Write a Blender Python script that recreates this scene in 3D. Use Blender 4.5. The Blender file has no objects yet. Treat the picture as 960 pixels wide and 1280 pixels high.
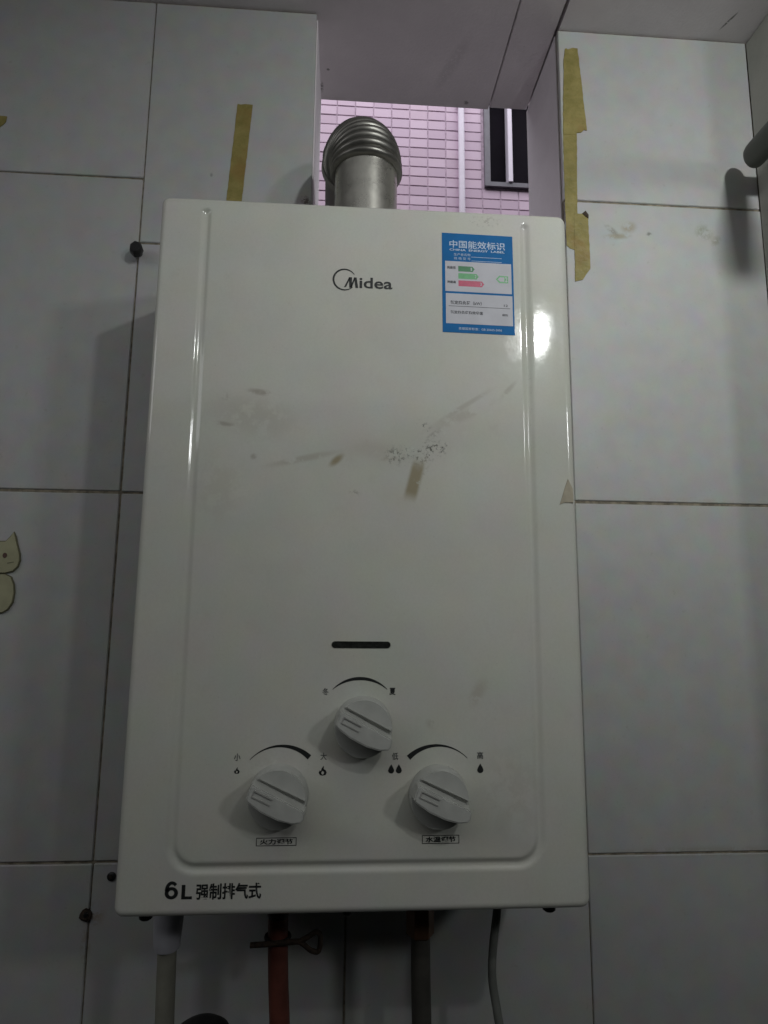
import bpy, bmesh, math, random
from mathutils import Vector, Matrix
random.seed(7)
scene = bpy.context.scene
COL = scene.collection
R = math.radians

# ------------------------------------------------------------------ camera, world, lamps, exposure
cam_d = bpy.data.cameras.new('camera')
cam = bpy.data.objects.new('camera', cam_d); COL.objects.link(cam)
cam_d.sensor_fit = 'VERTICAL'; cam_d.sensor_height = 36.0; cam_d.lens = 786.6 / 1280 * 36
cam_d.clip_start = .01; cam_d.clip_end = 100
cam.matrix_world = Matrix(((0.99782, -0.01909, -0.06316, 0.19279),
                           (-0.06531, -0.15006, -0.98652, -0.54727),
                           (0.00935, 0.98849, -0.15098, -0.09664),
                           (0, 0, 0, 1)))
scene.camera = cam

world = bpy.data.worlds.new('World'); scene.world = world
world.use_nodes = True
bg = world.node_tree.nodes['Background']
bg.inputs[0].default_value = (.90, .98, 1.0, 1); bg.inputs[1].default_value = .004

def area(name, loc, target, sx, sy, power, color, spread=180):
    d = bpy.data.lights.new(name, 'AREA'); d.shape = 'RECTANGLE'; d.size = sx; d.size_y = sy
    d.energy = power; d.color = color; d.spread = R(spread)
    o = bpy.data.objects.new(name, d); COL.objects.link(o)
    o.location = loc
    o.rotation_euler = (Vector(target) - Vector(loc)).to_track_quat('-Z', 'Y').to_euler()
    return o
LAMP = Vector((.575, -.870, .437))                                  # small bright lamp, up on the right
area('room_lamp', LAMP, LAMP + Vector((-.10, 1, -.21)), .036, .026, .61, (.97, 1.0, .98), 74)
area('doorway_light', (.96, -1.035, .33), (.2, 0, .3), .10, .10, .56, (.97, .99, 1.0), 110)     # light from the right, past the end of the side wall
area('ceiling_fill', (0, -.95, .478), (0, -.9501, -.5), 1.6, 1.0, 2.3, (.98, .99, 1.0))          # added fill lamp, stands in for light bounced off the ceiling
area('left_fill_light', (-.80, -.60, .42), (0, 0, .28), .5, .3, .62, (.97, .98, 1.0), 130)  # broad fill lamp added at the left; no window is known there
area('sky_light', (.6, 1.32, 3.7), (.6, 1.321, 0), 5.0, 2.2, 118, (.95, .93, 1.0))

scene.view_settings.view_transform = 'Standard'; scene.view_settings.look = 'None'
scene.view_settings.exposure = 0; scene.view_settings.gamma = 1
scene.view_settings.use_curve_mapping = False
scene.render.engine = 'CYCLES'
scene.cycles.max_bounces = 8
scene.cycles.use_denoising = True

# ------------------------------------------------------------------ materials
class NT:
    """small helper round a node tree"""
    def __init__(s, name):
        s.m = bpy.data.materials.new(name); s.m.use_nodes = True
        s.t = s.m.node_tree; s.b = s.t.nodes['Principled BSDF']
    def n(s, typ, **kw):
        x = s.t.nodes.new(typ)
        for k, v in kw.items(): setattr(x, k, v)
        return x
    def l(s, a, b): s.t.links.new(a, b)
    def noise(s, co, scale, detail=4, rough=.55):
        x = s.n('ShaderNodeTexNoise'); x.inputs['Scale'].default_value = scale
        x.inputs['Detail'].default_value = detail; x.inputs['Roughness'].default_value = rough
        if co: s.l(co, x.inputs['Vector'])
        return x.outputs['Fac']
    def ramp(s, v, a, b, lo=0., hi=1., smooth=True):
        x = s.n('ShaderNodeMapRange'); x.interpolation_type = 'SMOOTHSTEP' if smooth else 'LINEAR'
        x.inputs['From Min'].default_value = a; x.inputs['From Max'].default_value = b
        x.inputs['To Min'].default_value = lo; x.inputs['To Max'].default_value = hi
        s.l(v, x.inputs['Value']); return x.outputs['Result']
    def math(s, op, a, b=None):
        x = s.n('ShaderNodeMath', operation=op)
        for i, v in enumerate((a, b)):
            if v is None: continue
            if isinstance(v, (int, float)): x.inputs[i].default_value = v
            else: s.l(v, x.inputs[i])
        return x.outputs[0]
    def mix(s, f, a, b, typ='MIX'):
        x = s.n('ShaderNodeMix', data_type='RGBA', blend_type=typ)
        for i, v in ((0, f), (6, a), (7, b)):
            if isinstance(v, (int, float)): x.inputs[i].default_value = v
            elif isinstance(v, tuple): x.inputs[i].default_value = (*v[:3], 1)
            else: s.l(v, x.inputs[i])
        return x.outputs[2]
    def bump(s, h, dist, strength=1.):
        x = s.n('ShaderNodeBump'); x.inputs['Distance'].default_value = dist; x.inputs['Strength'].default_value = strength
        s.l(h, x.inputs['Height']); s.l(x.outputs[0], s.b.inputs['Normal'])
    def spot(s, co, cx, cz, rx, rz, ang=0, edge=.25, box=False):
        """mask of an ellipse or a rectangle on the xz plane"""
        mp = s.n('ShaderNodeMapping', vector_type='TEXTURE')
        mp.inputs['Location'].default_value = (cx, 0, cz)
        mp.inputs['Rotation'].default_value = (0, -R(ang), 0)
        mp.inputs['Scale'].default_value = (rx, 1000, rz)
        s.l(co, mp.inputs['Vector'])
        if not box:
            ln = s.n('ShaderNodeVectorMath', operation='LENGTH'); s.l(mp.outputs[0], ln.inputs[0])
            return s.ramp(ln.outputs['Value'], edge, 1.0, 1, 0)
        sp = s.n('ShaderNodeSeparateXYZ'); s.l(mp.outputs[0], sp.inputs[0])
        a = s.ramp(s.math('ABSOLUTE', sp.outputs['X']), edge, 1.0, 1, 0)
        b = s.ramp(s.math('ABSOLUTE', sp.outputs['Z']), edge, 1.0, 1, 0)
        return s.math('MULTIPLY', a, b)

def simple(name, col, rough=.5, metal=0., var=.12, scale=60., bump=0., spec=.5):
    k = NT(name)
    tc = k.n('ShaderNodeTexCoord').outputs['Object']
    f = k.noise(tc, scale, 5, .6)
    dark = tuple(c * (1 - var) for c in col); lite = tuple(min(1, c * (1 + var)) for c in col)
    k.l(k.mix(k.ramp(f, .3, .7), dark, lite), k.b.inputs['Base Color'])
    k.b.inputs['Roughness'].default_value = rough; k.b.inputs['Metallic'].default_value = metal
    k.b.inputs['Specular IOR Level'].default_value = spec
    if bump: k.bump(f, bump)
    return k.m

def mat_tile():
    k = NT('glazed_white_tile')
    pos = k.n('ShaderNodeNewGeometry').outputs['Position']
    oi = k.n('ShaderNodeObjectInfo').outputs['Random']
    f1 = k.noise(pos, 14, 5, .6); f2 = k.noise(pos, 420, 3, .6); f3 = k.noise(pos, 3.2, 3, .5)
    c = k.mix(k.ramp(f1, .2, .85), (.452, .460, .450), (.488, .494, .482))
    c = k.mix(k.ramp(f3, .3, .8, 0, .3), c, (.415, .405, .375))
    c = k.mix(k.ramp(oi, 0, 1, 0, .35, False), c, (.425, .43, .427))
    c = k.mix(k.ramp(f2, .645, .74, 0, .42), c, (.30, .30, .28))            # pinholes in the glaze
    h = k.n('ShaderNodeTexNoise'); h.inputs['Scale'].default_value = 55; h.inputs['Detail'].default_value = 3; k.l(pos, h.inputs['Vector'])
    c = k.mix(.15, c, h.outputs['Color'], 'OVERLAY')                        # slight uneven tint of the old glaze
    c = k.mix(k.ramp(k.noise(pos, 700, 2, .5), .3, .7, 0, .10), c, (.33, .33, .32))
    c = k.mix(k.ramp(k.noise(pos, 120, 5, .7), .60, .72, 0, .5), c, (.36, .35, .32))   # small scuffs
    grime = k.noise(pos, 90, 6, .75)
    g2 = k.noise(pos, 260, 5, .7)
    for (cx, cz, rx, rz, a, st, col, th) in (
        (.452, .262, .018, .0045, 4, .85, (.33, .30, .22), .36), (.464, .272, .011, .008, 20, .85, (.34, .30, .215), .38),
        (.447, .268, .012, .004, -40, .8, (.25, .24, .20), .42), (.484, .266, .004, .003, 0, .9, (.2, .2, .18), .4),
        (.540, .270, .013, .011, -30, .8, (.27, .28, .22), .42), (.551, .262, .006, .009, -40, .7, (.29, .29, .23), .4),
        (.47, .2985, .05, .004, 0, .5, (.42, .40, .34), .5), (.44, .456, .022, .006, 0, .5, (.5, .46, .45), .5),
        (.151, .283, .006, .008, 30, .95, (.10, .08, .07), .42), (.145, .281, .012, .006, 0, .5, (.3, .25, .22), .45),
        (-.137, .300, .010, .03, 0, .6, (.35, .33, .3), .56), (.08, .437, .003, .004, 0, .5, (.4, .4, .4), .4),
        (.062, .305, .002, .003, 0, .8, (.25, .25, .25), .3), (.003, -.336, .012, .012, 0, .6, (.30, .22, .13), .42),
        (-.001, -.357, .006, .02, 0, .5, (.34, .28, .2), .45), (.50, .0015, .12, .006, 0, .45, (.42, .38, .30), .42),
        (-.06, .0012, .10, .004, 0, .35, (.40, .37, .31), .42), (.50, -.2965, .12, .006, 0, .5, (.36, .33, .27), .42),
        (.02, -.2975, .04, .006, 0, .5, (.36, .33, .27), .42)):
        mk = k.spot(pos, cx, cz, rx, rz, a, .2)
        mk = k.math('MULTIPLY', mk, k.ramp(grime if rx > .008 else g2, th, th + .12))
        c = k.mix(k.math('MULTIPLY', mk, st), c, col)
    k.l(c, k.b.inputs['Base Color'])
    k.l(k.ramp(f1, .3, .8, .40, .55), k.b.inputs['Roughness'])
    k.b.inputs['Specular IOR Level'].default_value = .32
    k.bump(k.noise(pos, 26, 3, .5), .0006, .6)
    return k.m

def mat_casing():
    k = NT('cream_enamel')
    pos = k.n('ShaderNodeTexCoord').outputs['Object']
    f1 = k.noise(pos, 9, 4, .6); f2 = k.noise(pos, 900, 2, .5); f3 = k.noise(pos, 60, 6, .7); f4 = k.noise(pos, 420, 5, .72)
    c = k.mix(k.ramp(f1, .3, .75), (.605, .61, .545), (.66, .662, .59))
    c = k.mix(k.ramp(f3, .55, .8, 0, .22), c, (.48, .46, .39))
    c = k.mix(k.ramp(f2, .70, .80, 0, .35), c, (.33, .32, .27))
    h = k.n('ShaderNodeTexNoise'); h.inputs['Scale'].default_value = 38; h.inputs['Detail'].default_value = 3; k.l(pos, h.inputs['Vector'])
    c = k.mix(.11, c, h.outputs['Color'], 'OVERLAY')
    c = k.mix(k.ramp(k.noise(pos, 650, 2, .5), .3, .7, 0, .08), c, (.42, .41, .36))
    S = ((.2395, -.0115, .0056, .0165, -14, .9, (.34, .295, .19), .33, f3, True),
         (.2445, .000, .006, .010, -14, .55, (.40, .37, .29), .50, f4, True),
         (.187, .001, .0085, .0036, 42, .95, (.35, .30, .19), .32, f3, False),
         (.165, .0015, .034, .0035, 13, .55, (.43, .40, .33), .40, f3, False),
         (.216, .008, .034, .009, -6, .35, (.50, .46, .40), .38, f3, False),
         (.272, .034, .036, .0055, 24, .45, (.46, .43, .36), .42, f3, False),
         (.305, .054, .012, .0025, 48, .5, (.42, .40, .34), .40, f3, False),
         (.1346, .0467, .012, .0032, -8, .8, (.40, .37, .31), .46, f3, False),
         (.1117, .0240, .010, .0022, -8, .75, (.40, .38, .33), .44, f3, False),
         (.112, .043, .004, .004, 0, .6, (.36, .34, .28), .46, f3, False),
         (.132, .002, .003, .003, 0, .6, (.36, .34, .28), .40, f3, False),
         (.2805, -.150, .006, .013, -28, .45, (.44, .40, .32), .42, f3, False),
         (.251, -.1685, .006, .005, 0, .4, (.42, .40, .34), .42, f3, False),
         (.1995, -.021, .005, .003, -20, .6, (.34, .33, .28), .46, f4, False),
         (.243, .0080, .024, .0105, 14, .8, (.09, .10, .09), .535, f4, False),
         (.2255, .0045, .008, .0095, 30, .75, (.11, .12, .10), .50, f4, False),
         (.255, .0105, .010, .007, 20, 1., (.07, .08, .07), .51, f4, False),
         (.246, .0255, .009, .005, -45, .9, (.13, .14, .13), .56, f4, False),
         (.235, .012, .085, .022, 9, .22, (.46, .435, .38), .34, f3, False),
         (.130, .030, .040, .020, -10, .35, (.46, .44, .38), .42, f3, False),
         (.275, .042, .030, .0026, 33, .42, (.40, .37, .31), .40, f3, False),
         (.2525, .020, .010, .0030, 40, .6, (.36, .34, .30), .42, f4, False),
         (.225, .004, .012, .0022, 15, .6, (.42, .38, .30), .42, f3, False),
         (.110, -.02, .025, .03, 0, .25, (.46, .44, .38), .44, f3, False),
         (.150, -.20, .03, .02, 0, .3, (.46, .44, .38), .46, f3, False),
         (.30, -.21, .03, .04, 0, .25, (.46, .44, .38), .46, f3, False),
         (.11, .172, .02, .004, 0, .5, (.40, .38, .33), .6, f4, False),
         (.29, .180, .02, .006, 0, .6, (.36, .34, .30), .52, f4, False),
         (.3195, .04, .003, .05, 0, .6, (.33, .33, .3), .58, f4, False))
    for (cx, cz, rx, rz, a, st, col, th, src, bx) in S:
        mk = k.spot(pos, cx, cz, rx, rz, a, .45 if bx else .2, bx)
        mk = k.math('MULTIPLY', mk, k.ramp(src, th, th + .1))
        c = k.mix(k.math('MULTIPLY', mk, st), c, col)
    k.l(c, k.b.inputs['Base Color'])
    k.l(k.ramp(f3, .35, .8, .075, .13), k.b.inputs['Roughness'])
    k.b.inputs['Specular IOR Level'].default_value = .42
    k.bump(k.noise(pos, 240, 2, .5), .00004, .5)
    return k.m

def mat_plaster(name, a, b):
    k = NT(name)
    pos = k.n('ShaderNodeNewGeometry').outputs['Position']
    f = k.noise(pos, 22, 6, .65); f2 = k.noise(pos, 330, 4, .6)
    c = k.mix(k.ramp(f, .3, .75), a, b)
    c = k.mix(k.ramp(f2, .66, .74, 0, .5), c, tuple(x * .5 for x in a))
    k.l(c, k.b.inputs['Base Color']); k.b.inputs['Roughness'].default_value = .85
    k.b.inputs['Specular IOR Level'].default_value = .2
    k.bump(f2, .0006, .5)
    return k.m

def mat_ceiling():
    k = NT('ceiling_plaster')
    pos = k.n('ShaderNodeNewGeometry').outputs['Position']
    f = k.noise(pos, 16, 6, .65); f2 = k.noise(pos, 330, 4, .6)
    c = k.mix(k.ramp(f, .3, .75), (.76, .715, .735), (.83, .785, .80))
    c = k.mix(k.ramp(f2, .68, .76, 0, .5), c, (.27, .26, .26))
    sep = k.n('ShaderNodeSeparateXYZ'); k.l(pos, sep.inputs[0])
    cmb = k.n('ShaderNodeCombineXYZ'); k.l(sep.outputs['X'], cmb.inputs['X']); k.l(sep.outputs['Y'], cmb.inputs['Z'])
    p2 = cmb.outputs[0]
    for (cx, cy, rx, ry, a, st) in ((.568, -.022, .014, .0016, -70, .9), (.166, .066, .0025, .002, 0, .9), (.158, .09, .003, .010, 0, .7),
                                    (.326, .100, .004, .004, 0, .7), (.30, .05, .01, .05, 20, .15)):
        mk = k.math('MULTIPLY', k.spot(p2, cx, cy, rx, ry, a, .3), k.ramp(k.noise(pos, 300, 4, .6), .36, .5))
        c = k.mix(k.math('MULTIPLY', mk, st), c, (.14, .13, .13))
    k.l(c, k.b.inputs['Base Color']); k.b.inputs['Roughness'].default_value = .8
    k.b.inputs['Specular IOR Level'].default_value = .2
    k.bump(f2, .0006, .5)
    return k.m

def mat_tape():
    k = NT('old_masking_tape')
    pos = k.n('ShaderNodeNewGeometry').outputs['Position']
    f = k.noise(pos, 70, 5, .65); f2 = k.noise(pos, 420, 4, .6)
    c = k.mix(k.ramp(f, .3, .7), (.215, .185, .052), (.315, .262, .09))
    c = k.mix(k.ramp(k.noise(pos, 28, 3, .5), .52, .7, 0, .7), c, (.26, .165, .05))
    c = k.mix(k.ramp(f2, .62, .75, 0, .5), c, (.10, .085, .03))
    k.l(c, k.b.inputs['Base Color']); k.b.inputs['Roughness'].default_value = .5
    k.b.inputs['Specular IOR Level'].default_value = .3
    k.bump(k.math('ADD', f, k.math('MULTIPLY', k.noise(pos, 190, 3, .5), .5)), .0014, .8)
    return k.m

def mat_steel(name, col, rough, metal=.85):
    k = NT(name)
    pos = k.n('ShaderNodeTexCoord').outputs['Object']
    f = k.noise(pos, 45, 6, .7); f2 = k.noise(pos, 500, 3, .6)
    c = k.mix(k.ramp(f, .3, .75), tuple(x * .78 for x in col), col)
    c = k.mix(k.ramp(f2, .62, .75, 0, .35), c, tuple(x * .45 for x in col))
    k.l(c, k.b.inputs['Base Color']); k.b.inputs['Metallic'].default_value = metal
    k.l(k.ramp(f, .3, .8, rough * .85, rough * 1.3), k.b.inputs['Roughness'])
    return k.m

def mat_facade():
    k = NT('pink_facade_tile')
    pos = k.n('ShaderNodeNewGeometry').outputs['Position']
    oi = k.n('ShaderNodeObjectInfo').outputs['Random']
    c = k.mix(oi, (.565, .425, .53), (.69, .535, .645))
    c = k.mix(k.ramp(k.noise(pos, 5, 4, .6), .4, .75, 0, .4), c, (.60, .44, .50))
    c = k.mix(k.ramp(k.noise(pos, 60, 4, .6), .58, .75, 0, .3), c, (.5, .40, .48))
    k.l(c, k.b.inputs['Base Color']); k.b.inputs['Roughness'].default_value = .5
    return k.m

TILE = mat_tile(); CASE = mat_casing(); TAPE = mat_tape(); CEIL = mat_ceiling()
PLASTER = mat_plaster('jamb_plaster', (.80, .76, .79), (.86, .82, .85))
WALLP = mat_plaster('side_wall_plaster', (.46, .46, .42), (.54, .535, .49))
GROUT = simple('dirty_grout', (.225, .198, .150), .9, 0, .45, 120, .0004)
STEEL = mat_steel('flue_steel', (.52, .51, .46), .30)
STEEL_E = mat_steel('elbow_steel', (.25, .243, .222), .38)
STEEL_D = mat_steel('flue_steel_dull', (.30, .29, .27), .5, .6)
BRASS = mat_steel('tarnished_brass', (.16, .085, .045), .5, .6)
BLACK = simple('black_plastic', (.012, .012, .012), .45, 0, .3, 200)
INK = simple('black_ink', (.014, .016, .016), .5, 0, .2, 300)
INKG = simple('grey_ink', (.10, .105, .10), .55, 0, .3, 900)
KNOB = simple('knob_plastic', (.47, .48, .445), .42, 0, .06, 90, .00004)
KNOBG = simple('knob_groove_shade', (.34, .34, .32), .6, 0, .1, 90)
BLUE = simple('label_blue', (.012, .150, .40), .6, 0, .07, 80, 0, .15)
WHITE = simple('label_white', (.60, .60, .64), .6, 0, .04, 80, 0, .15)
TXTW = simple('label_pale_ink', (.50, .62, .78), .45, 0, .05, 300)
GREEN = simple('label_green', (.012, .19, .055), .4, 0, .1, 300)
GREEN2 = simple('label_light_green', (.10, .40, .15), .4, 0, .1, 300)
RED = simple('label_red', (.52, .04, .12), .4, 0, .1, 300)
LABTXT = simple('label_dark_ink', (.035, .04, .05), .5, 0, .2, 900)
PVC = simple('grey_pvc', (.40, .40, .43), .5, 0, .1, 40)
PVC2 = simple('olive_pipe', (.27, .265, .215), .55, 0, .15, 40)
HOSE = simple('red_hose', (.14, .042, .028), .55, 0, .2, 50)
HOSED = simple('dark_hose', (.06, .057, .048), .6, 0, .2, 50)
CORD = simple('grey_cord', (.19, .20, .18), .5, 0, .15, 60)
RUST = simple('rusty_metal', (.035, .022, .013), .8, 0, .5, 300, .0006)
RAIL = mat_steel('rail_paint', (.11, .115, .10), .5, .2)
STICK = simple('cream_foam', (.36, .35, .22), .7, 0, .1, 60)
STICKO = simple('foam_outline', (.13, .125, .075), .7, 0, .1, 60)
EYE = simple('sticker_eye', (.09, .045, .035), .6, 0, .1, 60)
FAC = mat_facade()
FACG = simple('facade_joint', (.54, .43, .51), .9, 0, .2, 40)
PIPEW = simple('white_drainpipe', (.80, .74, .83), .4, 0, .03, 30)
FRAMEG = simple('grey_window_frame', (.15, .145, .165), .5, 0, .1, 30)
DARKIN = simple('dark_interior', (.012, .011, .014), .9, 0, .2, 4)
GLASS = simple('dark_pane', (.010, .008, .012), .6, 0, .2, 4, 0, .03)

# ------------------------------------------------------------------ mesh helpers
def link(name, me, mat=None, parent=None):
    o = bpy.data.objects.new(name, me); COL.objects.link(o)
    if mat: me.materials.append(mat)
    if parent: o.parent = parent
    return o

def from_bm(name, bm, mat, parent=None, smooth=False, sharp=35):
    bmesh.ops.recalc_face_normals(bm, faces=bm.faces)
    me = bpy.data.meshes.new(name); bm.to_mesh(me); bm.free()
    if smooth:
        me.polygons.foreach_set('use_smooth', [True] * len(me.polygons))
        me.set_sharp_from_angle(angle=R(sharp))
    return link(name, me, mat, parent)

def thing(name, label, cat, loc=(0, 0, 0), group=None):
    o = bpy.data.objects.new(name, None); COL.objects.link(o)
    o.empty_display_size = .02
    o.location = loc
    o['label'] = label; o['category'] = cat
    if group: o['group'] = group
    bpy.context.view_layer.update()
    return o

def tag(o, label, cat, group=None):
    o['label'] = label; o['category'] = cat
    if group: o['group'] = group
    return o

def put(child, parent):
    """parent without moving (things sit unrotated at their base)"""
    child.parent = parent
    child.location = Vector(child.location) - Vector(parent.location)
    return child

def box_bm(bm, x0, x1, y0, y1, z0, z1, bev=0., seg=1):
    g = bmesh.ops.create_cube(bm, size=1)
    vs = g['verts']
    for v in vs:
        v.co = Vector(((x0 + x1) / 2 + v.co.x * (x1 - x0), (y0 + y1) / 2 + v.co.y * (y1 - y0), (z0 + z1) / 2 + v.co.z * (z1 - z0)))
    if bev:
        es = list({e for v in vs for e in v.link_edges})
        bmesh.ops.bevel(bm, geom=es, offset=bev, segments=seg, affect='EDGES', profile=.5)

def box(name, x0, x1, y0, y1, z0, z1, mat, parent=None, bev=0., seg=1, smooth=False):
    bm = bmesh.new(); box_bm(bm, x0, x1, y0, y1, z0, z1, bev, seg)
    return from_bm(name, bm, mat, parent, smooth)

def poly_bm(bm, pts, y0, y1):
    """prism: polygon in the xz plane from y0 (front, nearest the room) to y1"""
    f = [bm.verts.new((x, y0, z)) for x, z in pts]; b = [bm.verts.new((x, y1, z)) for x, z in pts]
    bm.faces.new(f); bm.faces.new(b[::-1])
    n = len(pts)
    for i in range(n): bm.faces.new((f[i], b[i], b[(i + 1) % n], f[(i + 1) % n]))

def poly(name, pts, y0, y1, mat, parent=None):
    bm = bmesh.new(); poly_bm(bm, pts, y0, y1)
    return from_bm(name, bm, mat, parent)

def tube_bm(bm, path, radii, n=20, cap=True):
    """circles swept along a path of points; radii: number or list"""
    P = [Vector(p) for p in path]
    if not isinstance(radii, (list, tuple)): radii = [radii] * len(P)
    up = Vector((1, 0, 0)); rings = []
    for i, p in enumerate(P):
        t = (P[min(i + 1, len(P) - 1)] - P[max(i - 1, 0)]).normalized()
        a = (up - t * up.dot(t))
        if a.length < 1e-4: a = Vector((0, 0, 1)) - t * t.z
        a.normalize(); b = t.cross(a); up = a
        rings.append([bm.verts.new(p + radii[i] * (math.cos(2 * math.pi * k / n) * a + math.sin(2 * math.pi * k / n) * b)) for k in range(n)])
    for r0, r1 in zip(rings, rings[1:]):
        for k in range(n): bm.faces.new((r0[k], r0[(k + 1) % n], r1[(k + 1) % n], r1[k]))
    if cap:
        bm.faces.new(rings[0][::-1]); bm.faces.new(rings[-1])

def tube(name, path, radii, mat, parent=None, n=20, sharp=40):
    bm = bmesh.new(); tube_bm(bm, path, radii, n)
    return from_bm(name, bm, mat, parent, True, sharp)

def spline(pts, n=8):
    P = [Vector(p) for p in pts]; out = []
    for i in range(len(P) - 1):
        p0, p1, p2, p3 = P[max(i - 1, 0)], P[i], P[i + 1], P[min(i + 2, len(P) - 1)]
        for k in range(n):
            t = k / n
            out.append(.5 * ((2 * p1) + (p2 - p0) * t + (2 * p0 - 5 * p1 + 4 * p2 - p3) * t * t + (3 * p1 - p0 - 3 * p2 + p3) * t ** 3))
    out.append(P[-1]); return out

_tc = {}
def text(name, body, x0, x1, z0, z1, y, mat, parent=None, bold=0., shear=0.):
    """lettering fitted into the rectangle x0..x1, z0..z1 on the plane y, facing the room"""
    c = bpy.data.curves.new('lettering', 'FONT'); c.body = body; c.size = 1; c.offset = bold; c.shear = shear
    c.resolution_u = 3
    o = bpy.data.objects.new('tmp', c); COL.objects.link(o)
    me = bpy.data.meshes.new_from_object(o.evaluated_get(bpy.context.evaluated_depsgraph_get()))
    bpy.data.objects.remove(o); bpy.data.curves.remove(c)
    me.materials.clear(); me.name = name
    xs = [v.co.x for v in me.vertices]; ys = [v.co.y for v in me.vertices]
    ax, bx, ay, by = min(xs), max(xs), min(ys), max(ys)
    for v in me.vertices:
        v.co = Vector((x0 + (v.co.x - ax) / (bx - ax) * (x1 - x0), y, z0 + (v.co.y - ay) / (by - ay) * (z1 - z0)))
    return link(name, me, mat, parent)

def flat(name, loops, y, mat, parent=None):
    """flat print: polygons on the plane y"""
    bm = bmesh.new()
    for pts in loops: bm.faces.new([bm.verts.new((x, y, z)) for x, z in pts])
    me = bpy.data.meshes.new(name)
    bm.normal_update()
    for f in bm.faces:
        if f.normal.y > 0: f.normal_flip()
    bmesh.ops.triangulate(bm, faces=bm.faces)
    bm.to_mesh(me); bm.free()
    return link(name, me, mat, parent)

# ------------------------------------------------------------------ the wall with its tiles
ROW = .2976; ZC = .488; OX0, OX1, OZ = .157, .400, .2332; TH = .1085
wall = bpy.data.objects.new('wall', bpy.data.meshes.new('wall')); COL.objects.link(wall)
bm = bmesh.new()
WX0, WX1, WZ0 = -1.0, .72, -1.19
box_bm(bm, WX0, OX0, .008, TH, WZ0, ZC)
box_bm(bm, OX0, OX1, .008, TH, WZ0, OZ)
box_bm(bm, OX1, WX1, .008, TH, WZ0, ZC)
bm.to_mesh(wall.data); bm.free(); wall.data.materials.append(PLASTER)
wall['kind'] = 'structure'; wall['label'] = 'white tiled wall with a square opening at its top'
bm = bmesh.new()
box_bm(bm, WX0, OX0 - .001, .0016, .0085, WZ0, ZC)
box_bm(bm, OX0 - .001, OX1 + .001, .0016, .0085, WZ0, OZ - .001)
box_bm(bm, OX1 + .001, WX1, .0016, .0085, WZ0, ZC)
from_bm('grout', bm, GROUT, wall)

rects = []
def colrow(x0, x1, zs):
    for a, b in zip(zs, zs[1:]): rects.append((x0, x1, a, b))
std = [-4 * ROW, -3 * ROW, -2 * ROW, -ROW, 0, ROW, ZC]
for i in range(-5, 0): colrow(i * .2, (i + 1) * .2, std)
low = [-4 * ROW, -3 * ROW, -2 * ROW, -ROW, 0, OZ]
colrow(0, .2, low); colrow(.2, .4, low)
colrow(0, OX0, [OZ, ZC]); colrow(.4, .6, std)
tile_meshes = {}
for (x0, x1, z0, z1) in rects:
    w, h = x1 - x0, z1 - z0
    key = (round(w, 4), round(h, 4))
    gx, gz = .0007, .0011
    if key not in tile_meshes:
        bm = bmesh.new(); box_bm(bm, -w / 2 + gx, w / 2 - gx, 0, .006, -h / 2 + gz, h / 2 - gz, .0007, 1)
        bmesh.ops.recalc_face_normals(bm, faces=bm.faces)
        me = bpy.data.meshes.new('tile'); bm.to_mesh(me); bm.free(); me.materials.append(TILE)
        tile_meshes[key] = me
    o = link('tile', tile_meshes[key], None, wall)
    o.location = ((x0 + x1) / 2 + random.uniform(-.0003, .0003), random.uniform(0, .0003), (z0 + z1) / 2 + random.uniform(-.0004, .0004))
    o.rotation_euler = (R(random.uniform(-.12, .12)), R(random.uniform(-.12, .12)), R(random.uniform(-.15, .15)))

# ceiling: two slabs and a plaster strip that runs out through the opening
ceil = box('ceiling', -1.0, .3535, -1.5, TH - .0005, ZC, ZC + .09, CEIL)
ceil['kind'] = 'structure'; ceil['label'] = 'plain grey ceiling that runs out over the opening'
box('ceiling_slab', .4022, .72, -1.5, TH - .0005, ZC, ZC + .09, CEIL, ceil)
box('ceiling_strip', .3555, .3995, -1.5, TH - .001, ZC + .0012, ZC + .088, CEIL, ceil, .001)
box('ceiling_backing', .35, .406, -1.49, TH - .003, ZC + .03, ZC + .086, GROUT, ceil)
# right-hand side wall
side = box('side_wall', .5991, .72, -.115, .0018, -1.19, ZC - .0005, WALLP, None, .003)
side['kind'] = 'structure'; side['label'] = 'plain side wall at the right of the tiles'

# ------------------------------------------------------------------ the building across the way
BY = 2.5
bld = thing('neighbouring_building', 'pink tiled building seen through the opening, with a dark window', 'building', (.6, BY, 0))
WIN = (.917, 1.42, 2.150, 2.78)
bm = bmesh.new()
BX0, BX1, BZ0, BZ1 = -2.5, 4.5, -1.0, 4.2
box_bm(bm, BX0, WIN[0], BY, BY + .2, BZ0, BZ1); box_bm(bm, WIN[1], BX1, BY, BY + .2, BZ0, BZ1)
box_bm(bm, WIN[0], WIN[1], BY, BY + .2, BZ0, WIN[2]); box_bm(bm, WIN[0], WIN[1], BY, BY + .2, WIN[3], BZ1)
put(from_bm('wall', bm, FACG), bld)
TW, THh = .0985, .0565
tx0, tz0 = .785 - 30 * TW + .018, 2.135 - 40 * THh
bm = bmesh.new(); box_bm(bm, -TW / 2 + .003, TW / 2 - .003, -.003, .002, -THh / 2 + .003, THh / 2 - .003, .0015)
bmesh.ops.recalc_face_normals(bm, faces=bm.faces)
tm = bpy.data.meshes.new('tile'); bm.to_mesh(tm); bm.free(); tm.materials.append(FAC)
rest = bmesh.new()
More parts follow.
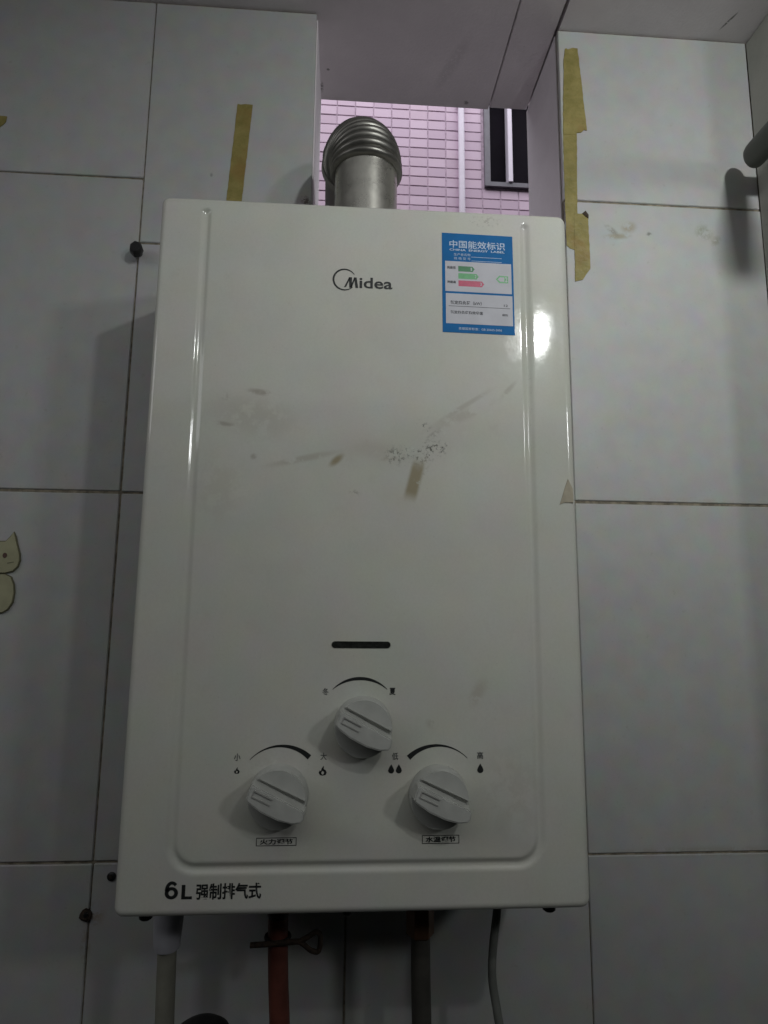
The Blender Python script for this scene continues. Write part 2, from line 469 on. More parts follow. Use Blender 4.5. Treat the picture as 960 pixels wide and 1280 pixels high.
for i in range(60):
    for j in range(84):
        x = tx0 + (i + .5) * TW; z = tz0 + (j + .5) * THh
        if x < -1.6 or x > 3.2 or z < .6 or z > 3.8: continue
        x0, x1, z0, z1 = x - TW / 2, x + TW / 2, z - THh / 2, z + THh / 2
        if x1 > WIN[0] - .035 and x0 < WIN[1] + .035 and z1 > WIN[2] - .035 and z0 < WIN[3] + .035:
            # cut tiles round the window
            x1c = min(x1, WIN[0] - .002) if x < WIN[0] else x1
            x0c = max(x0, WIN[1] + .002) if x > WIN[1] else x0
            z1c = min(z1, WIN[2] - .002) if z < WIN[2] else z1
            z0c = max(z0, WIN[3] + .002) if z > WIN[3] else z0
            inx = x1c > WIN[0] and x0c < WIN[1]; inz = z1c > WIN[2] and z0c < WIN[3]
            if inx and inz: continue
            if x1c - x0c < .02 or z1c - z0c < .015: continue
            bm = bmesh.new(); box_bm(bm, x0c + .003, x1c - .003, BY - .003, BY + .002, z0c + .003, z1c - .003, .0015)
            put(from_bm('tile', bm, FAC), bld); continue
        if -.15 < x < 1.25 and 1.75 < z < 2.72:
            o = link('tile', tm, None); o.location = (x, BY + random.uniform(-.001, .0005), z); put(o, bld)
        else:
            box_bm(rest, x0 + .003, x1 - .003, BY - .003, BY + .002, z0 + .003, z1 - .003)
o = from_bm('tile_cladding', rest, FAC); o['kind'] = 'stuff'; put(o, bld)
bm = bmesh.new()
a, b, c, d = WIN; fw = .026
box_bm(bm, a - .004, a + fw, BY - .022, BY + .05, c - .004, d); box_bm(bm, b - fw, b + .004, BY - .022, BY + .05, c - .004, d)
box_bm(bm, a + fw, b - fw, BY - .021, BY + .05, c - .004, c + fw * .8); box_bm(bm, a + fw, b - fw, BY - .021, BY + .05, d - fw, d)
win = put(from_bm('window', bm, FRAMEG), bld)
def wpart(o): o.parent = win; return o      # the window part already carries the shift
wm = wpart(box('mullion', 1.040, 1.064, BY - .03, BY + .03, c + fw * .8, d - fw, PIPEW, None, .002))
wpart(box('mullion', 1.22, 1.244, BY - .005, BY + .03, c + fw * .8, d - fw, FRAMEG, None, .002))
wpart(box('pane', a + fw, b - fw, BY + .035, BY + .042, c + fw * .8, d - fw, GLASS))
wpart(box('room_behind', a + .005, b - .005, BY + .06, BY + .19, c + .005, d - .005, DARKIN))
dp = thing('drain_pipe', 'thin white vertical pipe on the pink tiled building outside', 'pipe', (.786, BY - .03, 1.2))
put(tube('pipe', [(.783, BY - .028, 3.6), (.788, BY - .028, .8)], .0175, PIPEW, None, 16), dp)
for z in (1.3, 2.62, 3.2):
    put(box('bracket', .762, .81, BY - .034, BY - .004, z, z + .02, PIPEW, None, .002), dp)

# ------------------------------------------------------------------ water heater
HX0, HX1, HZ0, HZ1, D = .0603, .3506, -.2800, .1889, .135
heater = thing('water_heater', 'cream gas water heater with three knobs hung on the white tiled wall', 'water heater', (.2057, 0, HZ0))
GL, GR, GB, GT, GRAD = .0925, .3192, -.2525, .1765, .015     # line of the pressed groove
def groove_dist(x, z):
    best = 9
    def seg(ax, az, bx, bz):
        dx, dz = bx - ax, bz - az; t = max(0, min(1, ((x - ax) * dx + (z - az) * dz) / (dx * dx + dz * dz)))
        return math.hypot(x - ax - t * dx, z - az - t * dz)
    best = min(seg(GL, GT, GL, GB + GRAD), seg(GR, GT, GR, GB + GRAD), seg(GL + GRAD, GB, GR - GRAD, GB))
    for cx, sx in ((GL + GRAD, -1), (GR - GRAD, 1)):
        dx, dz = x - cx, z - (GB + GRAD)
        if dx * sx >= 0 and dz <= 0: best = min(best, abs(math.hypot(dx, dz) - GRAD))
    return best
ER, CR = .0050, .006
def front_y(x, z):
    # distance to the rounded outline, for the rolled edge
    cx, cz = (HX0 + HX1) / 2, (HZ0 + HZ1) / 2; hx, hz = (HX1 - HX0) / 2 - CR, (HZ1 - HZ0) / 2 - CR
    qx, qz = abs(x - cx) - hx, abs(z - cz) - hz
    sd = math.hypot(max(qx, 0), max(qz, 0)) + min(max(qx, qz), 0) - CR
    d = max(0, -sd); y = -D
    rx = ER
    if d < rx: y += rx - math.sqrt(max(0, rx * rx - (rx - d) ** 2))
    g = groove_dist(x, z)
    if g < .0042: y += .0017 * (.5 + .5 * math.cos(math.pi * g / .0042))
    # the pressed sheet is a little proud in the middle and dips near the long edges
    y += .0004 * (1 - math.cos(math.pi * min(1, max(0, (.02 - min(x - HX0, HX1 - x)) / .02)))) * .5
    return y
def axis(lo, hi, fine):
    v = [lo]; 
    while v[-1] < hi - 1e-6:
        p = v[-1]; st = .007
        for a, b, s in fine:
            if a - .007 < p < b: st = min(st, s if p >= a - s else max(s, a - p))
        v.append(min(hi, p + st))
    return v
xs = axis(HX0, HX1, [(HX0, HX0 + .010, .0008), (GL - .006, GL + .006, .0008), (GL + .006, GL + .02, .0015), (GR - .02, GR - .006, .0015), (GR - .006, GR + .006, .0008), (HX1 - .010, HX1, .0008)])
zs = axis(HZ0, HZ1, [(HZ0, HZ0 + .010, .0008), (GB - .006, GB + .006, .0008), (GB + .006, GB + .02, .0013), (GT - .008, GT + .007, .0012), (HZ1 - .010, HZ1, .0008)])
def clampc(x, z):
    cx, cz = (HX0 + HX1) / 2, (HZ0 + HZ1) / 2; hx, hz = (HX1 - HX0) / 2 - CR, (HZ1 - HZ0) / 2 - CR
    qx, qz = abs(x - cx) - hx, abs(z - cz) - hz
    if qx > 0 and qz > 0:
        r = math.hypot(qx, qz); m = max(qx, qz)       # squeeze the square corner onto the round one
        f = m / r
        x = cx + math.copysign(hx + qx * f, x - cx); z = cz + math.copysign(hz + qz * f, z - cz)
    return x, z
bm = bmesh.new(); grid = []
for z in zs:
    row = []
    for x in xs:
        X, Z = clampc(x, z); row.append(bm.verts.new((X, front_y(X, Z), Z)))
    grid.append(row)
for j in range(len(zs) - 1):
    for i in range(len(xs) - 1):
        bm.faces.new((grid[j][i], grid[j][i + 1], grid[j + 1][i + 1], grid[j + 1][i]))
loop = grid[0][:] + [r[-1] for r in grid[1:]] + grid[-1][-2::-1] + [r[0] for r in grid[-2:0:-1]]
back = [bm.verts.new((v.co.x, -.012, v.co.z)) for v in loop]
n = len(loop)
for i in range(n): bm.faces.new((loop[i], loop[(i + 1) % n], back[(i + 1) % n], back[i]))
bm.faces.new(back)
def hp(o): return put(o, heater)
casing = from_bm('casing', bm, CASE, None, True, 50); hp(casing)
hp(box('back_plate', HX0 + .012, HX1 - .012, -.012, .0003, HZ0 + .01, HZ1 - .012, STEEL_D))
FY = -D - .00015

# writing on the front
# maker's mark: ring swoosh and letters
def ring(cx, cz, r, a0, a1, tfun, n=48):
    o, i = [], []
    for k in range(n + 1):
        t = k / n; a = R(a0 + (a1 - a0) * t); w = tfun(t)
        o.append((cx + r * math.cos(a), cz + r * math.sin(a))); i.append((cx + (r - w) * math.cos(a), cz + (r - w) * math.sin(a)))
    return [[o[k], o[k + 1], i[k + 1], i[k]] for k in range(n)]
lg = hp(flat('logo', ring(.1898, .1306, .0082, 30, 318, lambda t: .0004 + .0009 * math.sin(math.pi * t) ** .7), FY, INK))
def sub(o, part):
    """hang an object built in world space under a part of the heater"""
    o.parent = part; o.location = Vector(o.location) - Vector(heater.location) - (Vector(part.location) if part is not None else Vector()); return o
# (parts of the heater are built in world space and then shifted by put(); a sub-part has no shift of its own)
def subp(o, part): o.parent = part; return o
Mz0, Mz1 = .1247, .1325
m_sh = [[(.1896, .1247), (.1912, .1252), (.1941, .1322), (.1930, .1322)],
        [(.1929, .1325), (.1952, .1325), (.1951, .1247), (.1934, .1247)],
        [(.1940, .1249), (.1952, .1249), (.1977, .1325), (.1967, .1325)],
        [(.1966, .1325), (.1984, .1325), (.1996, .1247), (.1977, .1247)]]
subp(flat('letter', m_sh, FY - .00002, INK), lg)
subp(text('lettering', 'idea', .2004, .2236, .1246, .1328, FY - .00002, INK, None, .018), lg)

# lettering along the bottom edge
six = []
def ell(cx, cz, rx, rz, a): return (cx + rx * math.cos(R(a)), cz + rz * math.sin(R(a)))
for q in range(32):                                              # round bowl
    a, b = q * 11.25, (q + 1) * 11.25
    six.append([ell(.0944, -.2657, .0039, .0034, a), ell(.0944, -.2657, .0039, .0034, b), ell(.0944, -.2657, .0017, .0016, b), ell(.0944, -.2657, .0017, .0016, a)])
for q in range(20):                                              # stem that curls over
    a, b = 42 + q * 7.2, 42 + (q + 1) * 7.2
    six.append([ell(.0945, -.26415, .0040, .00505, a), ell(.0945, -.26415, .0040, .00505, b), ell(.0946, -.2643, .0020, .0034, b), ell(.0946, -.2643, .0020, .0034, a)])
hp(flat('lettering', six, FY, INK))
hp(text('lettering', 'L', .1003, .1066, -.2692, -.2612, FY, INK, None, .03))
hp(text('lettering', '强制排气式', .1088, .1474, -.2698, -.2606, FY, INK, None, .026))
# dial scales
def arc3(p0, p1, p2):
    (ax, ay), (bx, by), (cx, cy) = p0, p1, p2
    d = 2 * (ax * (by - cy) + bx * (cy - ay) + cx * (ay - by))
    ux = ((ax * ax + ay * ay) * (by - cy) + (bx * bx + by * by) * (cy - ay) + (cx * cx + cy * cy) * (ay - by)) / d
    uy = ((ax * ax + ay * ay) * (cx - bx) + (bx * bx + by * by) * (ax - cx) + (cx * cx + cy * cy) * (bx - ax)) / d
    return ux, uy, math.hypot(ax - ux, ay - uy), math.degrees(math.atan2(ay - uy, ax - ux)), math.degrees(math.atan2(cy - uy, cx - ux))
for p0, p1, p2, tf in (((.1374, -.1900), (.1570, -.1812), (.1752, -.1876), lambda t: .0003 + .0030 * t ** 1.3),
                       ((.2350, -.1882), (.2535, -.1813), (.2735, -.1897), lambda t: .0003 + .0030 * (1 - t) ** 1.3),
                       ((.1876, -.1477), (.2046, -.1401), (.2224, -.1477), lambda t: .0003 + .0017 * math.sin(math.pi * t))):
    cx, cz, r, a0, a1 = arc3(p0, p1, p2)
    hp(flat('scale_arc', ring(cx, cz, r, a0, a1, tf, 30), FY, INK))
for ch, cx, cz, m in (('冬', .1832, -.1492, INKG), ('夏', .2257, -.1490, INK), ('小', .1298, -.1885, INKG), ('大', .1829, -.1883, INKG),
                      ('低', .2276, -.1885, INKG), ('高', .2816, -.1882, INKG)):
    hp(text('lettering', ch, cx - .0020, cx + .0020, cz - .0022, cz + .0022, FY, m, None, .02))
def drop(cx, cz, r):
    pts = []
    for k in range(24):
        a = 2 * math.pi * k / 24; x = math.sin(a); z = -math.cos(a)
        if z > 0: x *= (1 - z) ** .55 if z < 1 else 0; z *= 1.9
        pts.append((cx + r * x, cz + r * z - r * .35))
    return pts
hp(flat('drop_symbol', [drop(.2252, -.1962, .0019)], FY, INK)); hp(flat('drop_symbol', [drop(.2300, -.1962, .0019)], FY, INK))
hp(flat('drop_symbol', [drop(.2816, -.1962, .0020)], FY, INK))
def flame(cx, cz, s):
    o = [(0, -1), (-.7, -.85), (-1, -.3), (-.75, .25), (-.45, .05), (-.3, .7), (.25, 1.35), (.2, .6), (.7, .25), (1, -.3), (.7, -.85)]
    i = [(0, -.8), (-.3, -.55), (-.3, -.2), (0, .15), (.3, -.25), (.25, -.6)]
    # outline with a hollow heart: two halves
    L = [(cx + s * x, cz + s * z) for x, z in [(0, -1), (-.7, -.85), (-1, -.3), (-.75, .25), (-.45, .05), (-.3, .7), (.25, 1.35), (.2, .6), (0, .15), (-.35, -.2), (-.3, -.6), (0, -.8)]]
    Rr = [(cx + s * x, cz + s * z) for x, z in [(0, -1), (0, -.8), (.28, -.6), (.33, -.2), (0, .15), (.2, .6), (.7, .25), (1, -.3), (.7, -.85)]]
    return [L, Rr]
hp(flat('flame_symbol', flame(.1299, -.1966, .0017), FY, INK))
hp(flat('flame_symbol', flame(.1826, -.1972, .0025), FY, INK))
for x0, x1, z0, z1, t in ((.1432, .1676, -.2402, -.2354, '火力调节'), (.2446, .2678, -.2402, -.2352, '水温调节')):
    cp = hp(flat('caption_frame', [[(x0, z0), (x1, z0), (x1, z0 + .0004), (x0, z0 + .0004)], [(x0, z1 - .0004), (x1, z1 - .0004), (x1, z1), (x0, z1)],
                                   [(x0, z0 + .0004), (x0 + .0004, z0 + .0004), (x0 + .0004, z1 - .0004), (x0, z1 - .0004)],
                                   [(x1 - .0004, z0 + .0004), (x1, z0 + .0004), (x1, z1 - .0004), (x1 - .0004, z1 - .0004)]], FY, INK))
    subp(text('lettering', t, x0 + .0022, x1 - .0022, z0 + .0008, z1 - .0008, FY, INK, None, .03), cp)
# flame window: dark slot
def stadium(x0, x1, zc, r, n=8):
    return [(x1 - r + r * math.cos(a), zc + r * math.sin(a)) for a in [R(-90 + 180 * k / n) for k in range(n + 1)]] + \
           [(x0 + r + r * math.cos(a), zc + r * math.sin(a)) for a in [R(90 + 180 * k / n) for k in range(n + 1)]]
hp(poly('flame_window', stadium(.1864, .2242, -.1200, .0021), -D - .0004, -D + .002, simple('slot_glass', (.016, .017, .015), .3, 0, .5, 400, .0004)))

# energy label
LX, LZ, LW, LH = .2588, .1697, .0512, .0752
lab_rot = R(-.4)
def L2(u, v): return (LX + u * LW + v * .0003, LZ - v * LH - u * .0006)
def quad(u0, u1, v0, v1): return [L2(u0, v0), L2(u1, v0), L2(u1, v1), L2(u0, v1)]
lab = hp(poly('energy_label', quad(0, 1, 0, 1), -D - .00025, -D + .0001, BLUE))
lab['label'] = 'blue and white printed label stuck to the casing'
LY = -D - .00032; LY2 = -D - .00038
def ltext(s, u0, u1, v0, v1, mat, bold=.0):
    (x0, zt), (x1, _), (_, zb) = L2(u0, (v0 + v1) / 2), L2(u1, (v0 + v1) / 2), L2((u0 + u1) / 2, v1)
    zt = L2((u0 + u1) / 2, v0)[1]
    o = subp(text('lettering', s, x0, x1, zb, zt, LY2, mat, None, bold), lab)
    for v in o.data.vertices: v.co.z -= (v.co.x - (x0 + x1) / 2) / LW * .0006
    return o
subp(flat('white_panel', [quad(.042, .972, .287, .592)], LY, WHITE), lab)
subp(flat('white_panel', [quad(.047, .978, .612, .912)], LY, WHITE), lab)
ltext('中国能效标识', .105, .89, .072, .150, TXTW, .012)
ltext('CHINA  ENERGY  LABEL', .105, .885, .158, .180, TXTW, .02)
ltext('生产者名称', .165, .40, .203, .230, TXTW, .0)
ltext('规 格 型 号', .165, .40, .243, .270, TXTW, .0)
subp(flat('rule', [quad(.41, .84, .233, .237), quad(.41, .84, .273, .277)], LY, TXTW), lab)
def bar(u0, u1, v0, v1, mat):
    vm = (v0 + v1) / 2
    return subp(flat('rating_arrow', [[L2(u0, v0), L2(u1 - .03, v0), L2(u1, vm), L2(u1 - .03, v1), L2(u0, v1)]], LY2 + .00002, mat), lab)
bar(.225, .455, .334, .388, GREEN); bar(.225, .51, .406, .462, GREEN2); bar(.225, .585, .479, .537, RED)
LY2 -= .00003
ltext('1', .40, .415, .345, .377, WHITE, .02); ltext('2', .455, .475, .417, .449, WHITE, .02); ltext('3', .53, .55, .492, .524, WHITE, .02)
ltext('耗能低', .07, .19, .337, .368, LABTXT, .02); ltext('耗能高', .07, .19, .485, .512, LABTXT, .02)
vm = .448
subp(flat('rating_arrow', [[L2(.75, vm), L2(.80, vm - .038), L2(.925, vm - .036), L2(.925, vm + .036), L2(.80, vm + .038)]], LY2 + .00004, GREEN2), lab)
subp(flat('arrow_face', [[L2(.775, vm), L2(.81, vm - .022), L2(.87, vm - .022), L2(.87, vm + .022), L2(.81, vm + .022)]], LY2 + .00002, WHITE), lab)
ltext('2', .882, .912, vm - .025, vm + .025, WHITE, .02)
ltext('额定热负荷（kW）', .11, .545, .684, .722, LABTXT, .02); ltext('12', .855, .91, .700, .722, LABTXT, .02)
subp(flat('rule', [quad(.085, .945, .737, .741)], LY2, LABTXT), lab)
ltext('额定热负荷热效率值', .11, .56, .783, .815, LABTXT, .02); ltext('88%', .83, .91, .795, .817, LABTXT, .02)
ltext('依据国家标准：GB 20665-2006', .22, .82, .945, .972, TXTW)

# knobs
def disc_loft(prof, n=48):
    bm = bmesh.new(); rings = []
    for r, y in prof: rings.append([bm.verts.new((r * math.cos(2 * math.pi * k / n), y, r * math.sin(2 * math.pi * k / n))) for k in range(n)])
    for a, b in zip(rings, rings[1:]):
        for k in range(n): bm.faces.new((a[k], a[(k + 1) % n], b[(k + 1) % n], b[k]))
    bm.faces.new(rings[-1])
    return bm
for (kx, kz, ang) in ((.2072, -.1700, -27), (.1560, -.2108, -25), (.2545, -.2118, -24)):
    bm = disc_loft([(.0184, 0), (.0184, -.0012), (.0181, -.0024), (.0178, -.0088), (.0174, -.0096), (.0166, -.0100), (.0005, -.0100)])
    k = from_bm('knob', bm, KNOB, None, True, 30); k.location = (kx, -D, kz); hp(k)
    k.rotation_euler = (0, -R(ang), 0)
    # grip: a blade that widens to one side, standing proud of the dial
    pts = [(-.0172, .0052), (-.0182, .0035), (-.0176, -.0045), (-.0160, -.0060), (-.006, -.0078), (.005, -.0078), (.0135, -.0062), (.0182, -.0035),
           (.0192, -.0010), (.0182, .0030), (.0170, .0042)]
    bm = bmesh.new(); poly_bm(bm, pts[::-1], -.0225, -.0112)
    for v in bm.verts:
        if v.co.y < -.02: v.co.x *= .965; v.co.z = v.co.z * .86; v.co.y += .0012 * (v.co.x / .018) ** 2
    es = [e for e in bm.edges if all(v.co.y < -.015 for v in e.verts)]
    bmesh.ops.bevel(bm, geom=es, offset=.0007, segments=2, affect='EDGES')
    g = from_bm('grip', bm, KNOB, k, True, 30)
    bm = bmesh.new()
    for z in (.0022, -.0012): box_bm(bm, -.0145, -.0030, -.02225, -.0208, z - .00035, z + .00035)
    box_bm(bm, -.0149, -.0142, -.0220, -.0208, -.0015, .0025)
    from_bm('pointer_shade_line', bm, KNOBG, g)  # raised bars, darker grey paints the shade of engraved pointer lines
    # the raised segment of the dial above the grip, a slot away from it
    seg = []
    for q in range(25):
        a = R(22 + (158 - 22) * q / 24); seg.append((.0172 * math.cos(a), .0172 * math.sin(a)))
    bm = bmesh.new(); poly_bm(bm, seg[::-1], -.0128, -.0096)
    bmesh.ops.bevel(bm, geom=[e for e in bm.edges if all(v.co.y < -.0125 for v in e.verts)], offset=.0005, segments=2, affect='EDGES')
    from_bm('dial_segment', bm, KNOB, k, True, 30)
# screws under the casing
for (sx, r) in ((.0740, .0042), (.3305, .0042), (.1995, .003)):
    hp(tube('screw', [(sx, -.112, HZ0 - .0100), (sx, -.112, HZ0 - .0090), (sx, -.112, HZ0 - .0055), (sx, -.112, HZ0 - .0054), (sx, -.112, HZ0 + .002)], [r * .7, r, r, r * .6, r * .6], BLACK, None, 12))

# ------------------------------------------------------------------ flue
FX, FYc = .2058, -.070
flue = thing('flue_pipe', 'ribbed steel flue elbow standing on top of the heater, turning out through the opening', 'flue pipe', (FX, FYc, HZ1))
def fp(o): return put(o, flue)
fp(tube('collar', [(FX, FYc, HZ1 - .002), (FX, FYc, .2600), (FX, FYc, .2635), (FX, FYc, .2650)], [.0258, .0258, .0262, .0225], STEEL, None, 48, 50))
path, rad = [], []
BR = .036; z0 = .2590; NR = 12; arc_len = BR * math.pi / 2
NS = 200
for s in range(NS + 1):
    t = s / NS; a = t * math.pi / 2
    path.append((FX - .26 * BR * (1 - math.cos(a)), FYc + .966 * BR * (1 - math.cos(a)), z0 + BR * math.sin(a)))
    ph = (t * NR) % 1.0
    rad.append((.0262 + .0040 * abs(math.sin(math.pi * ph)) ** .6))
fp(tube('elbow', path, rad, STEEL_E, None, 56, 60))
ex, ey, ez = FX - .26 * BR, FYc + .966 * BR, z0 + BR
fp(tube('outlet_pipe', [(ex, ey - .003, ez), (ex, ey + .004, ez), (ex - .0003, ey + .006, ez), (ex - .017, .50, ez - .006), (ex - .017, .502, ez - .006)],
        [.029, .030, .0262, .0262, .024], STEEL_D, None, 40, 50))

# ------------------------------------------------------------------ tape and stickers on the wall
def ragged(pts, amp=.0004, step=.004):
    out = []
    for i, (x, z) in enumerate(pts):
        x2, z2 = pts[(i + 1) % len(pts)]; ln = math.hypot(x2 - x, z2 - z); k = max(1, int(ln / step))
        for j in range(k):
            t = j / k; a = amp if j else 0
            out.append((x + (x2 - x) * t + random.uniform(-a, a), z + (z2 - z) * t + random.uniform(-a, a)))
    return out
tag(poly('masking_tape', ragged([(.0831, .3812), (.0862, .3806), (.0905, .3815), (.0975, .3811), (.0868, .205), (.0728, .205)], .0002), -.0003, .0002, TAPE),
    'straight strip of yellow masking tape on the wall left of the flue pipe', 'tape', 'masking tape left on the tiles')
tag(poly('masking_tape', ragged([(.4075, .372), (.4160, .3725), (.4138, .3050), (.4128, .2560), (.4100, .2450), (.4045, .2470), (.4014, .2500), (.4014, .31), (.4020, .374)], .00025), -.0003, .0002, TAPE),
    'long middle strip of yellow tape beside the opening, crossing a tile joint', 'tape', 'masking tape left on the tiles')
tag(poly('masking_tape', ragged([(.4071, .4655), (.4085, .4662), (.4100, .4650), (.4150, .4672), (.4203, .4668), (.4262, .3745), (.4235, .3750), (.4205, .3720), (.4160, .3712), (.4150, .3690), (.4023, .3690), (.4030, .40), (.4052, .44), (.4050, .4480)], .0003), -.0006, .0001, TAPE),
    'topmost piece of yellow tape, flaring downwards, beside the opening', 'tape', 'masking tape left on the tiles')
tp = tag(poly('masking_tape', ragged([(.4100, .2840), (.4165, .2835), (.4215, .2862), (.4238, .2815), (.4236, .2262), (.4200, .2215), (.4160, .2150), (.4085, .2130), (.4090, .2450)], .0003), -.0006, .0001, TAPE),
    'lowest piece of yellow tape with a dark folded corner, right of the heater top', 'tape', 'masking tape left on the tiles')
poly('folded_corner', [(.4178, .2838), (.4212, .2868), (.4240, .2825), (.4238, .2790), (.4215, .2806)], -.0012, -.0005, RUST, tp)
tag(poly('tape_scrap', ragged([(-.150, .3545), (-.1345, .3542), (-.1283, .3538), (-.1290, .348), (-.1345, .3420), (-.150, .34)], .0004), -.0003, .0002, TAPE),
    'small scrap of yellow tape at the left edge of the wall', 'tape')
SCRAP = simple('tape_backing', (.38, .34, .25), .6, 0, .15, 90)
tag(poly('tape_scrap', ragged([(.3448, -.0085), (.3478, -.0150), (.3480, -.0246), (.3420, -.0246), (.3385, -.0262)], .0002), -D - .0003, -D + .006, SCRAP),
    'small beige triangle of tape on the right edge of the heater', 'tape')

# cat-shaped foam sticker at the left edge
cx = -.1035
cat = thing('wall_sticker', 'cream foam sticker shaped like a sitting cat on the left of the wall', 'sticker', (cx, 0, -.104))
def mirror(half): return [(cx + x, z) for x, z in half] + [(cx - x, z) for x, z in half[::-1] if x > 1e-6]
head = [(0, -.0440), (.0130, -.0436), (.0160, -.0402), (.0190, -.0358), (.0212, -.0400), (.0232, -.0470), (.0258, -.0545), (.0265, -.0600), (.0252, -.0655), (.0215, -.0695), (.0150, -.0712), (0, -.0715)]
body = [(0, -.0700), (.0150, -.0710), (.0205, -.0735), (.0235, -.0800), (.0245, -.0870), (.0238, -.0950), (.0205, -.1010), (.0160, -.1038), (0, -.1042)]
def grow(h, d):
    """inset of a half outline (clockwise from the top) by -d"""
    out = []
    for i, (x, z) in enumerate(h):
        a = h[i - 1] if i else (-h[1][0], h[1][1]); b = h[i + 1] if i < len(h) - 1 else (-h[-2][0], h[-2][1])
        tx, tz = b[0] - a[0], b[1] - a[1]; l = math.hypot(tx, tz)
        nx, nz = -tz / l, tx / l          # outward is to the left of the walk
        out.append((max(0, x - nx * d) if x else 0, z - nz * d))
    return out
put(poly('backing', mirror(head)[::-1], -.0012, .0005, STICKO), cat)
put(poly('backing', mirror(body)[::-1], -.0012, .0005, STICKO), cat)
put(poly('face', mirror(grow(head, .0009))[::-1], -.0022, -.0010, STICK), cat)
put(poly('belly', mirror(grow(body, .0009))[::-1], -.0022, -.0010, STICK), cat)
for s in (-1, 1):
    put(poly('eye', [(cx + s * .0140 + .0018 * math.cos(R(a)), -.0560 + .0022 * math.sin(R(a))) for a in range(0, 360, 30)], -.0025, -.0021, EYE), cat)
    put(poly('whisker', [(cx + s * .0165, -.0622), (cx + s * .0215, -.0612), (cx + s * .0215, -.0618), (cx + s * .0165, -.0628)], -.0024, -.0021, STICKO), cat)
    put(poly('paw_line', [(cx + s * .0110, -.0850), (cx + s * .0122, -.0850), (cx + s * .0125, -.0990), (cx + s * .0113, -.0990)], -.0024, -.0021, STICKO), cat)

# ------------------------------------------------------------------ bits on the wall
hook = thing('wall_screw', 'black screw head sticking out of the joint left of the heater top', 'screw', (.0015, 0, .2215))
put(tube('shank', [(.0015, .004, .2215), (.0015, -.010, .2215)], .0028, BLACK, None, 12), hook)
hd = bmesh.new()
tube_bm(hd, [(.0015, -.006, .2205), (.0015, -.0075, .2205), (.0018, -.0120, .2208), (.0018, -.0135, .2210)], [.0050, .0060, .0056, .0042], 7)
for v in hd.verts: v.co.z = .2205 + (v.co.z - .2205) * 1.22
put(from_bm('head', hd, BLACK, None, True, 40), hook)
pl = thing('wall_plug', 'black plug in the wall beside the lower left corner of the heater', 'plug', (.0152, 0, -.3078))
put(tube('socket', [(.0152, .004, -.3078), (.0152, -.0012, -.3078), (.0152, -.0018, -.3078)], [.0034, .0034, .0026], BLACK, None, 14), pl)
put(tube('core', [(.0152, -.0015, -.3078), (.0152, -.0028, -.3078)], [.0016, .0012], RUST, None, 10), pl)
pl = thing('wall_plug', 'rusty plug in the tile joint below the lower left corner of the heater', 'plug', (-.0022, 0, -.3355))
hd = bmesh.new(); tube_bm(hd, [(-.0022, .004, -.3355), (-.0022, -.0014, -.3355), (-.0022, -.0022, -.3352)], [.0050, .0046, .0030], 11)
for v in hd.verts: v.co.x += random.uniform(-.0006, .0006); v.co.z += random.uniform(-.0005, .0005)
put(from_bm('socket', hd, RUST, None, True, 40), pl)
put(tube('core', [(-.0018, -.0018, -.3350), (-.0018, -.0034, -.3350)], [.0020, .0014], BLACK, None, 10), pl)

# rail along the side wall
RX, RZ = .5760, .333
rail = thing('wall_rail', 'dark grey round-ended rail along the side wall near the ceiling', 'rail', (RX, -.03, RZ))
bm = bmesh.new()
tube_bm(bm, [(RX, -.0270, RZ), (RX, -.0280, RZ), (RX, -.0305, RZ), (RX, -.034, RZ), (RX, -.40, RZ), (RX, -.402, RZ)], [.0112, .0122, .0130, .0132, .0132, .0115], 28)
for v in bm.verts: v.co.x = RX + (v.co.x - RX) * .80
put(from_bm('bar', bm, RAIL, None, True, 50), rail)
for y in (-.055, -.1): put(box('clip', RX + .008, .6008, y, y + .012, RZ - .006, RZ + .006, RAIL), rail)

# ------------------------------------------------------------------ pipes under the heater
PY = -.070; ZB = HZ0 + .001
grey = thing('drain_hose', 'grey plastic pipe with a pale connector below the left end of the heater', 'pipe', (.078, PY, ZB))
put(tube('connector', [(.0782, PY, ZB), (.0782, PY, -.300), (.0778, PY, -.3235), (.0778, PY, -.327), (.0778, PY, -.3275)], [.0103, .0103, .0090, .0085, .0065], PVC, None, 24, 30), grey)
put(tube('pipe', spline([(.0780, PY, -.322), (.0788, PY, -.36), (.0800, PY, -.42), (.0812, PY, -.60), (.081, PY, -.9)]), .0063, PVC2, None, 20), grey)
gas = thing('gas_hose', 'red gas hose clamped to a dark nozzle below the heater', 'hose', (.1525, PY, ZB))
put(tube('nozzle', [(.1525, PY, ZB), (.1525, PY, -.2885), (.1525, PY, -.2895), (.1525, PY, -.305), (.1525, PY, -.312)], [.0105, .0105, .0085, .0080, .0060], simple('dark_nozzle', (.02, .012, .011), .5, 0, .3, 200), None, 18, 30), gas)
put(tube('hose', spline([(.1525, PY, -.297), (.1527, PY, -.32), (.1540, PY, -.35), (.1562, PY, -.385), (.158, PY, -.45), (.157, PY, -.6), (.155, PY, -.9)]), .0069, HOSE, None, 22), gas)
cl = put(tube('clamp', [(.1526 + .0080 * math.cos(a), PY + .0080 * math.sin(a), -.3215) for a in [2 * math.pi * k / 24 for k in range(25)]], .0014, BLACK, None, 8), gas)
wires = bmesh.new()
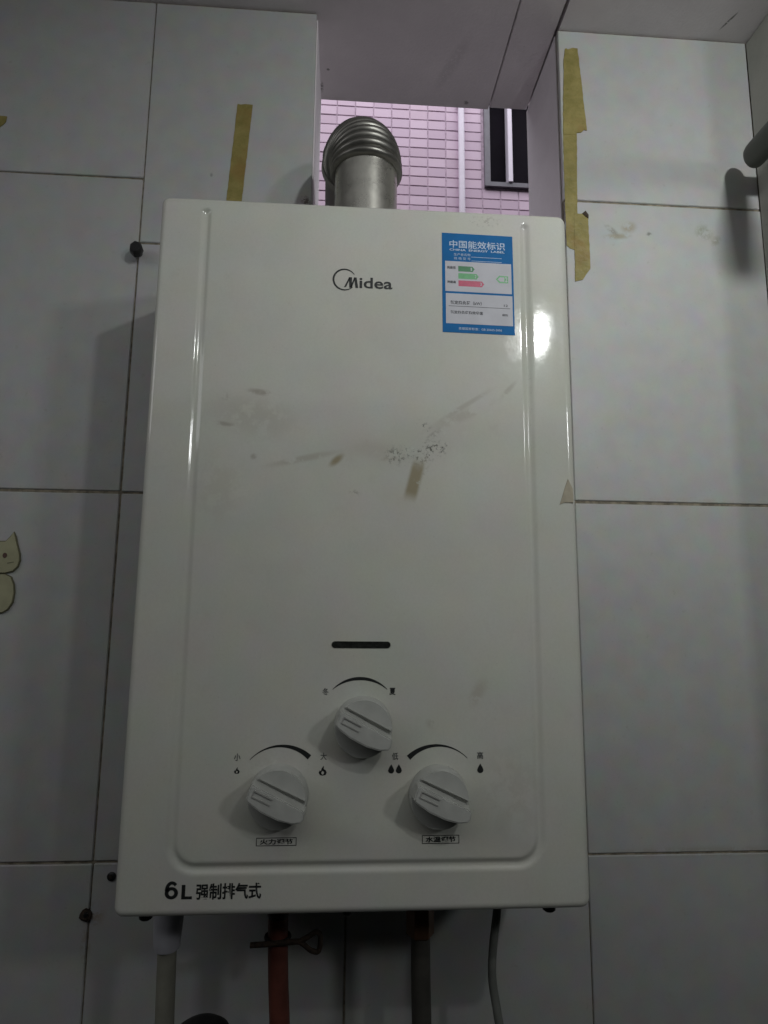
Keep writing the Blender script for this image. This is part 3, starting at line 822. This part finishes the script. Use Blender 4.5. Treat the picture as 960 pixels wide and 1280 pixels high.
tube_bm(wires, spline([(.1352, PY - .009, -.3222), (.145, PY - .0094, -.3216), (.158, PY - .0094, -.3208), (.168, PY - .009, -.3206)]), .0019, 8)
tube_bm(wires, spline([(.168, PY - .009, -.3206), (.1735, PY - .009, -.3180), (.1785, PY - .009, -.3150), (.1815, PY - .009, -.3160), (.1822, PY - .009, -.3215),
                       (.1808, PY - .009, -.3270), (.1760, PY - .009, -.3262), (.1715, PY - .009, -.3228), (.168, PY - .009, -.3206)]), .0018, 8)
o = from_bm('wing_loop', wires, RUST, cl, True, 60)
wat = thing('water_pipe', 'dark water hose with a brass nut under the middle of the heater', 'pipe', (.2515, PY, ZB))
put(tube('nut', [(.2515, PY, ZB), (.2515, PY, -.2855), (.2515, PY, -.286), (.2515, PY, -.3215), (.2515, PY, -.3230)], [.0130, .0130, .0098, .0098, .0080], BRASS, None, 6, 20), wat)
put(tube('hose', spline([(.2515, PY, -.300), (.2520, PY, -.35), (.2530, PY, -.45), (.2530, PY, -.9)]), .0068, HOSED, None, 20), wat)
cord = tube('power_cord', spline([(.3070, PY, ZB), (.3066, PY, -.305), (.3030, PY, -.332), (.3022, PY, -.352), (.3055, PY, -.374), (.3085, PY, -.40), (.309, PY, -.5), (.307, PY, -.9)]), .0030, CORD, None, 12)
tag(cord, 'thin grey power cord hanging under the right half of the heater', 'cord')
kn = thing('valve_handle', 'black round valve handle at the bottom edge, between grey pipe and red hose', 'valve', (.1060, PY - .01, -.39))
bm = bmesh.new(); tube_bm(bm, [(.106, PY - .01, -.3690), (.106, PY - .01, -.3700), (.106, PY - .01, -.3725), (.106, PY - .01, -.3800), (.106, PY - .01, -.3900)], [.009, .0140, .0175, .0190, .0180], 32)
put(from_bm('wheel', bm, BLACK, None, True, 40), kn)
put(tube('spindle', [(.106, PY - .01, -.385), (.106, PY - .01, -.43)], .006, BRASS, None, 12), kn)
put(tube('body', [(.106, PY - .01, -.42), (.106, PY - .01, -.60), (.106, PY - .01, -.9)], .011, BRASS, None, 16), kn)
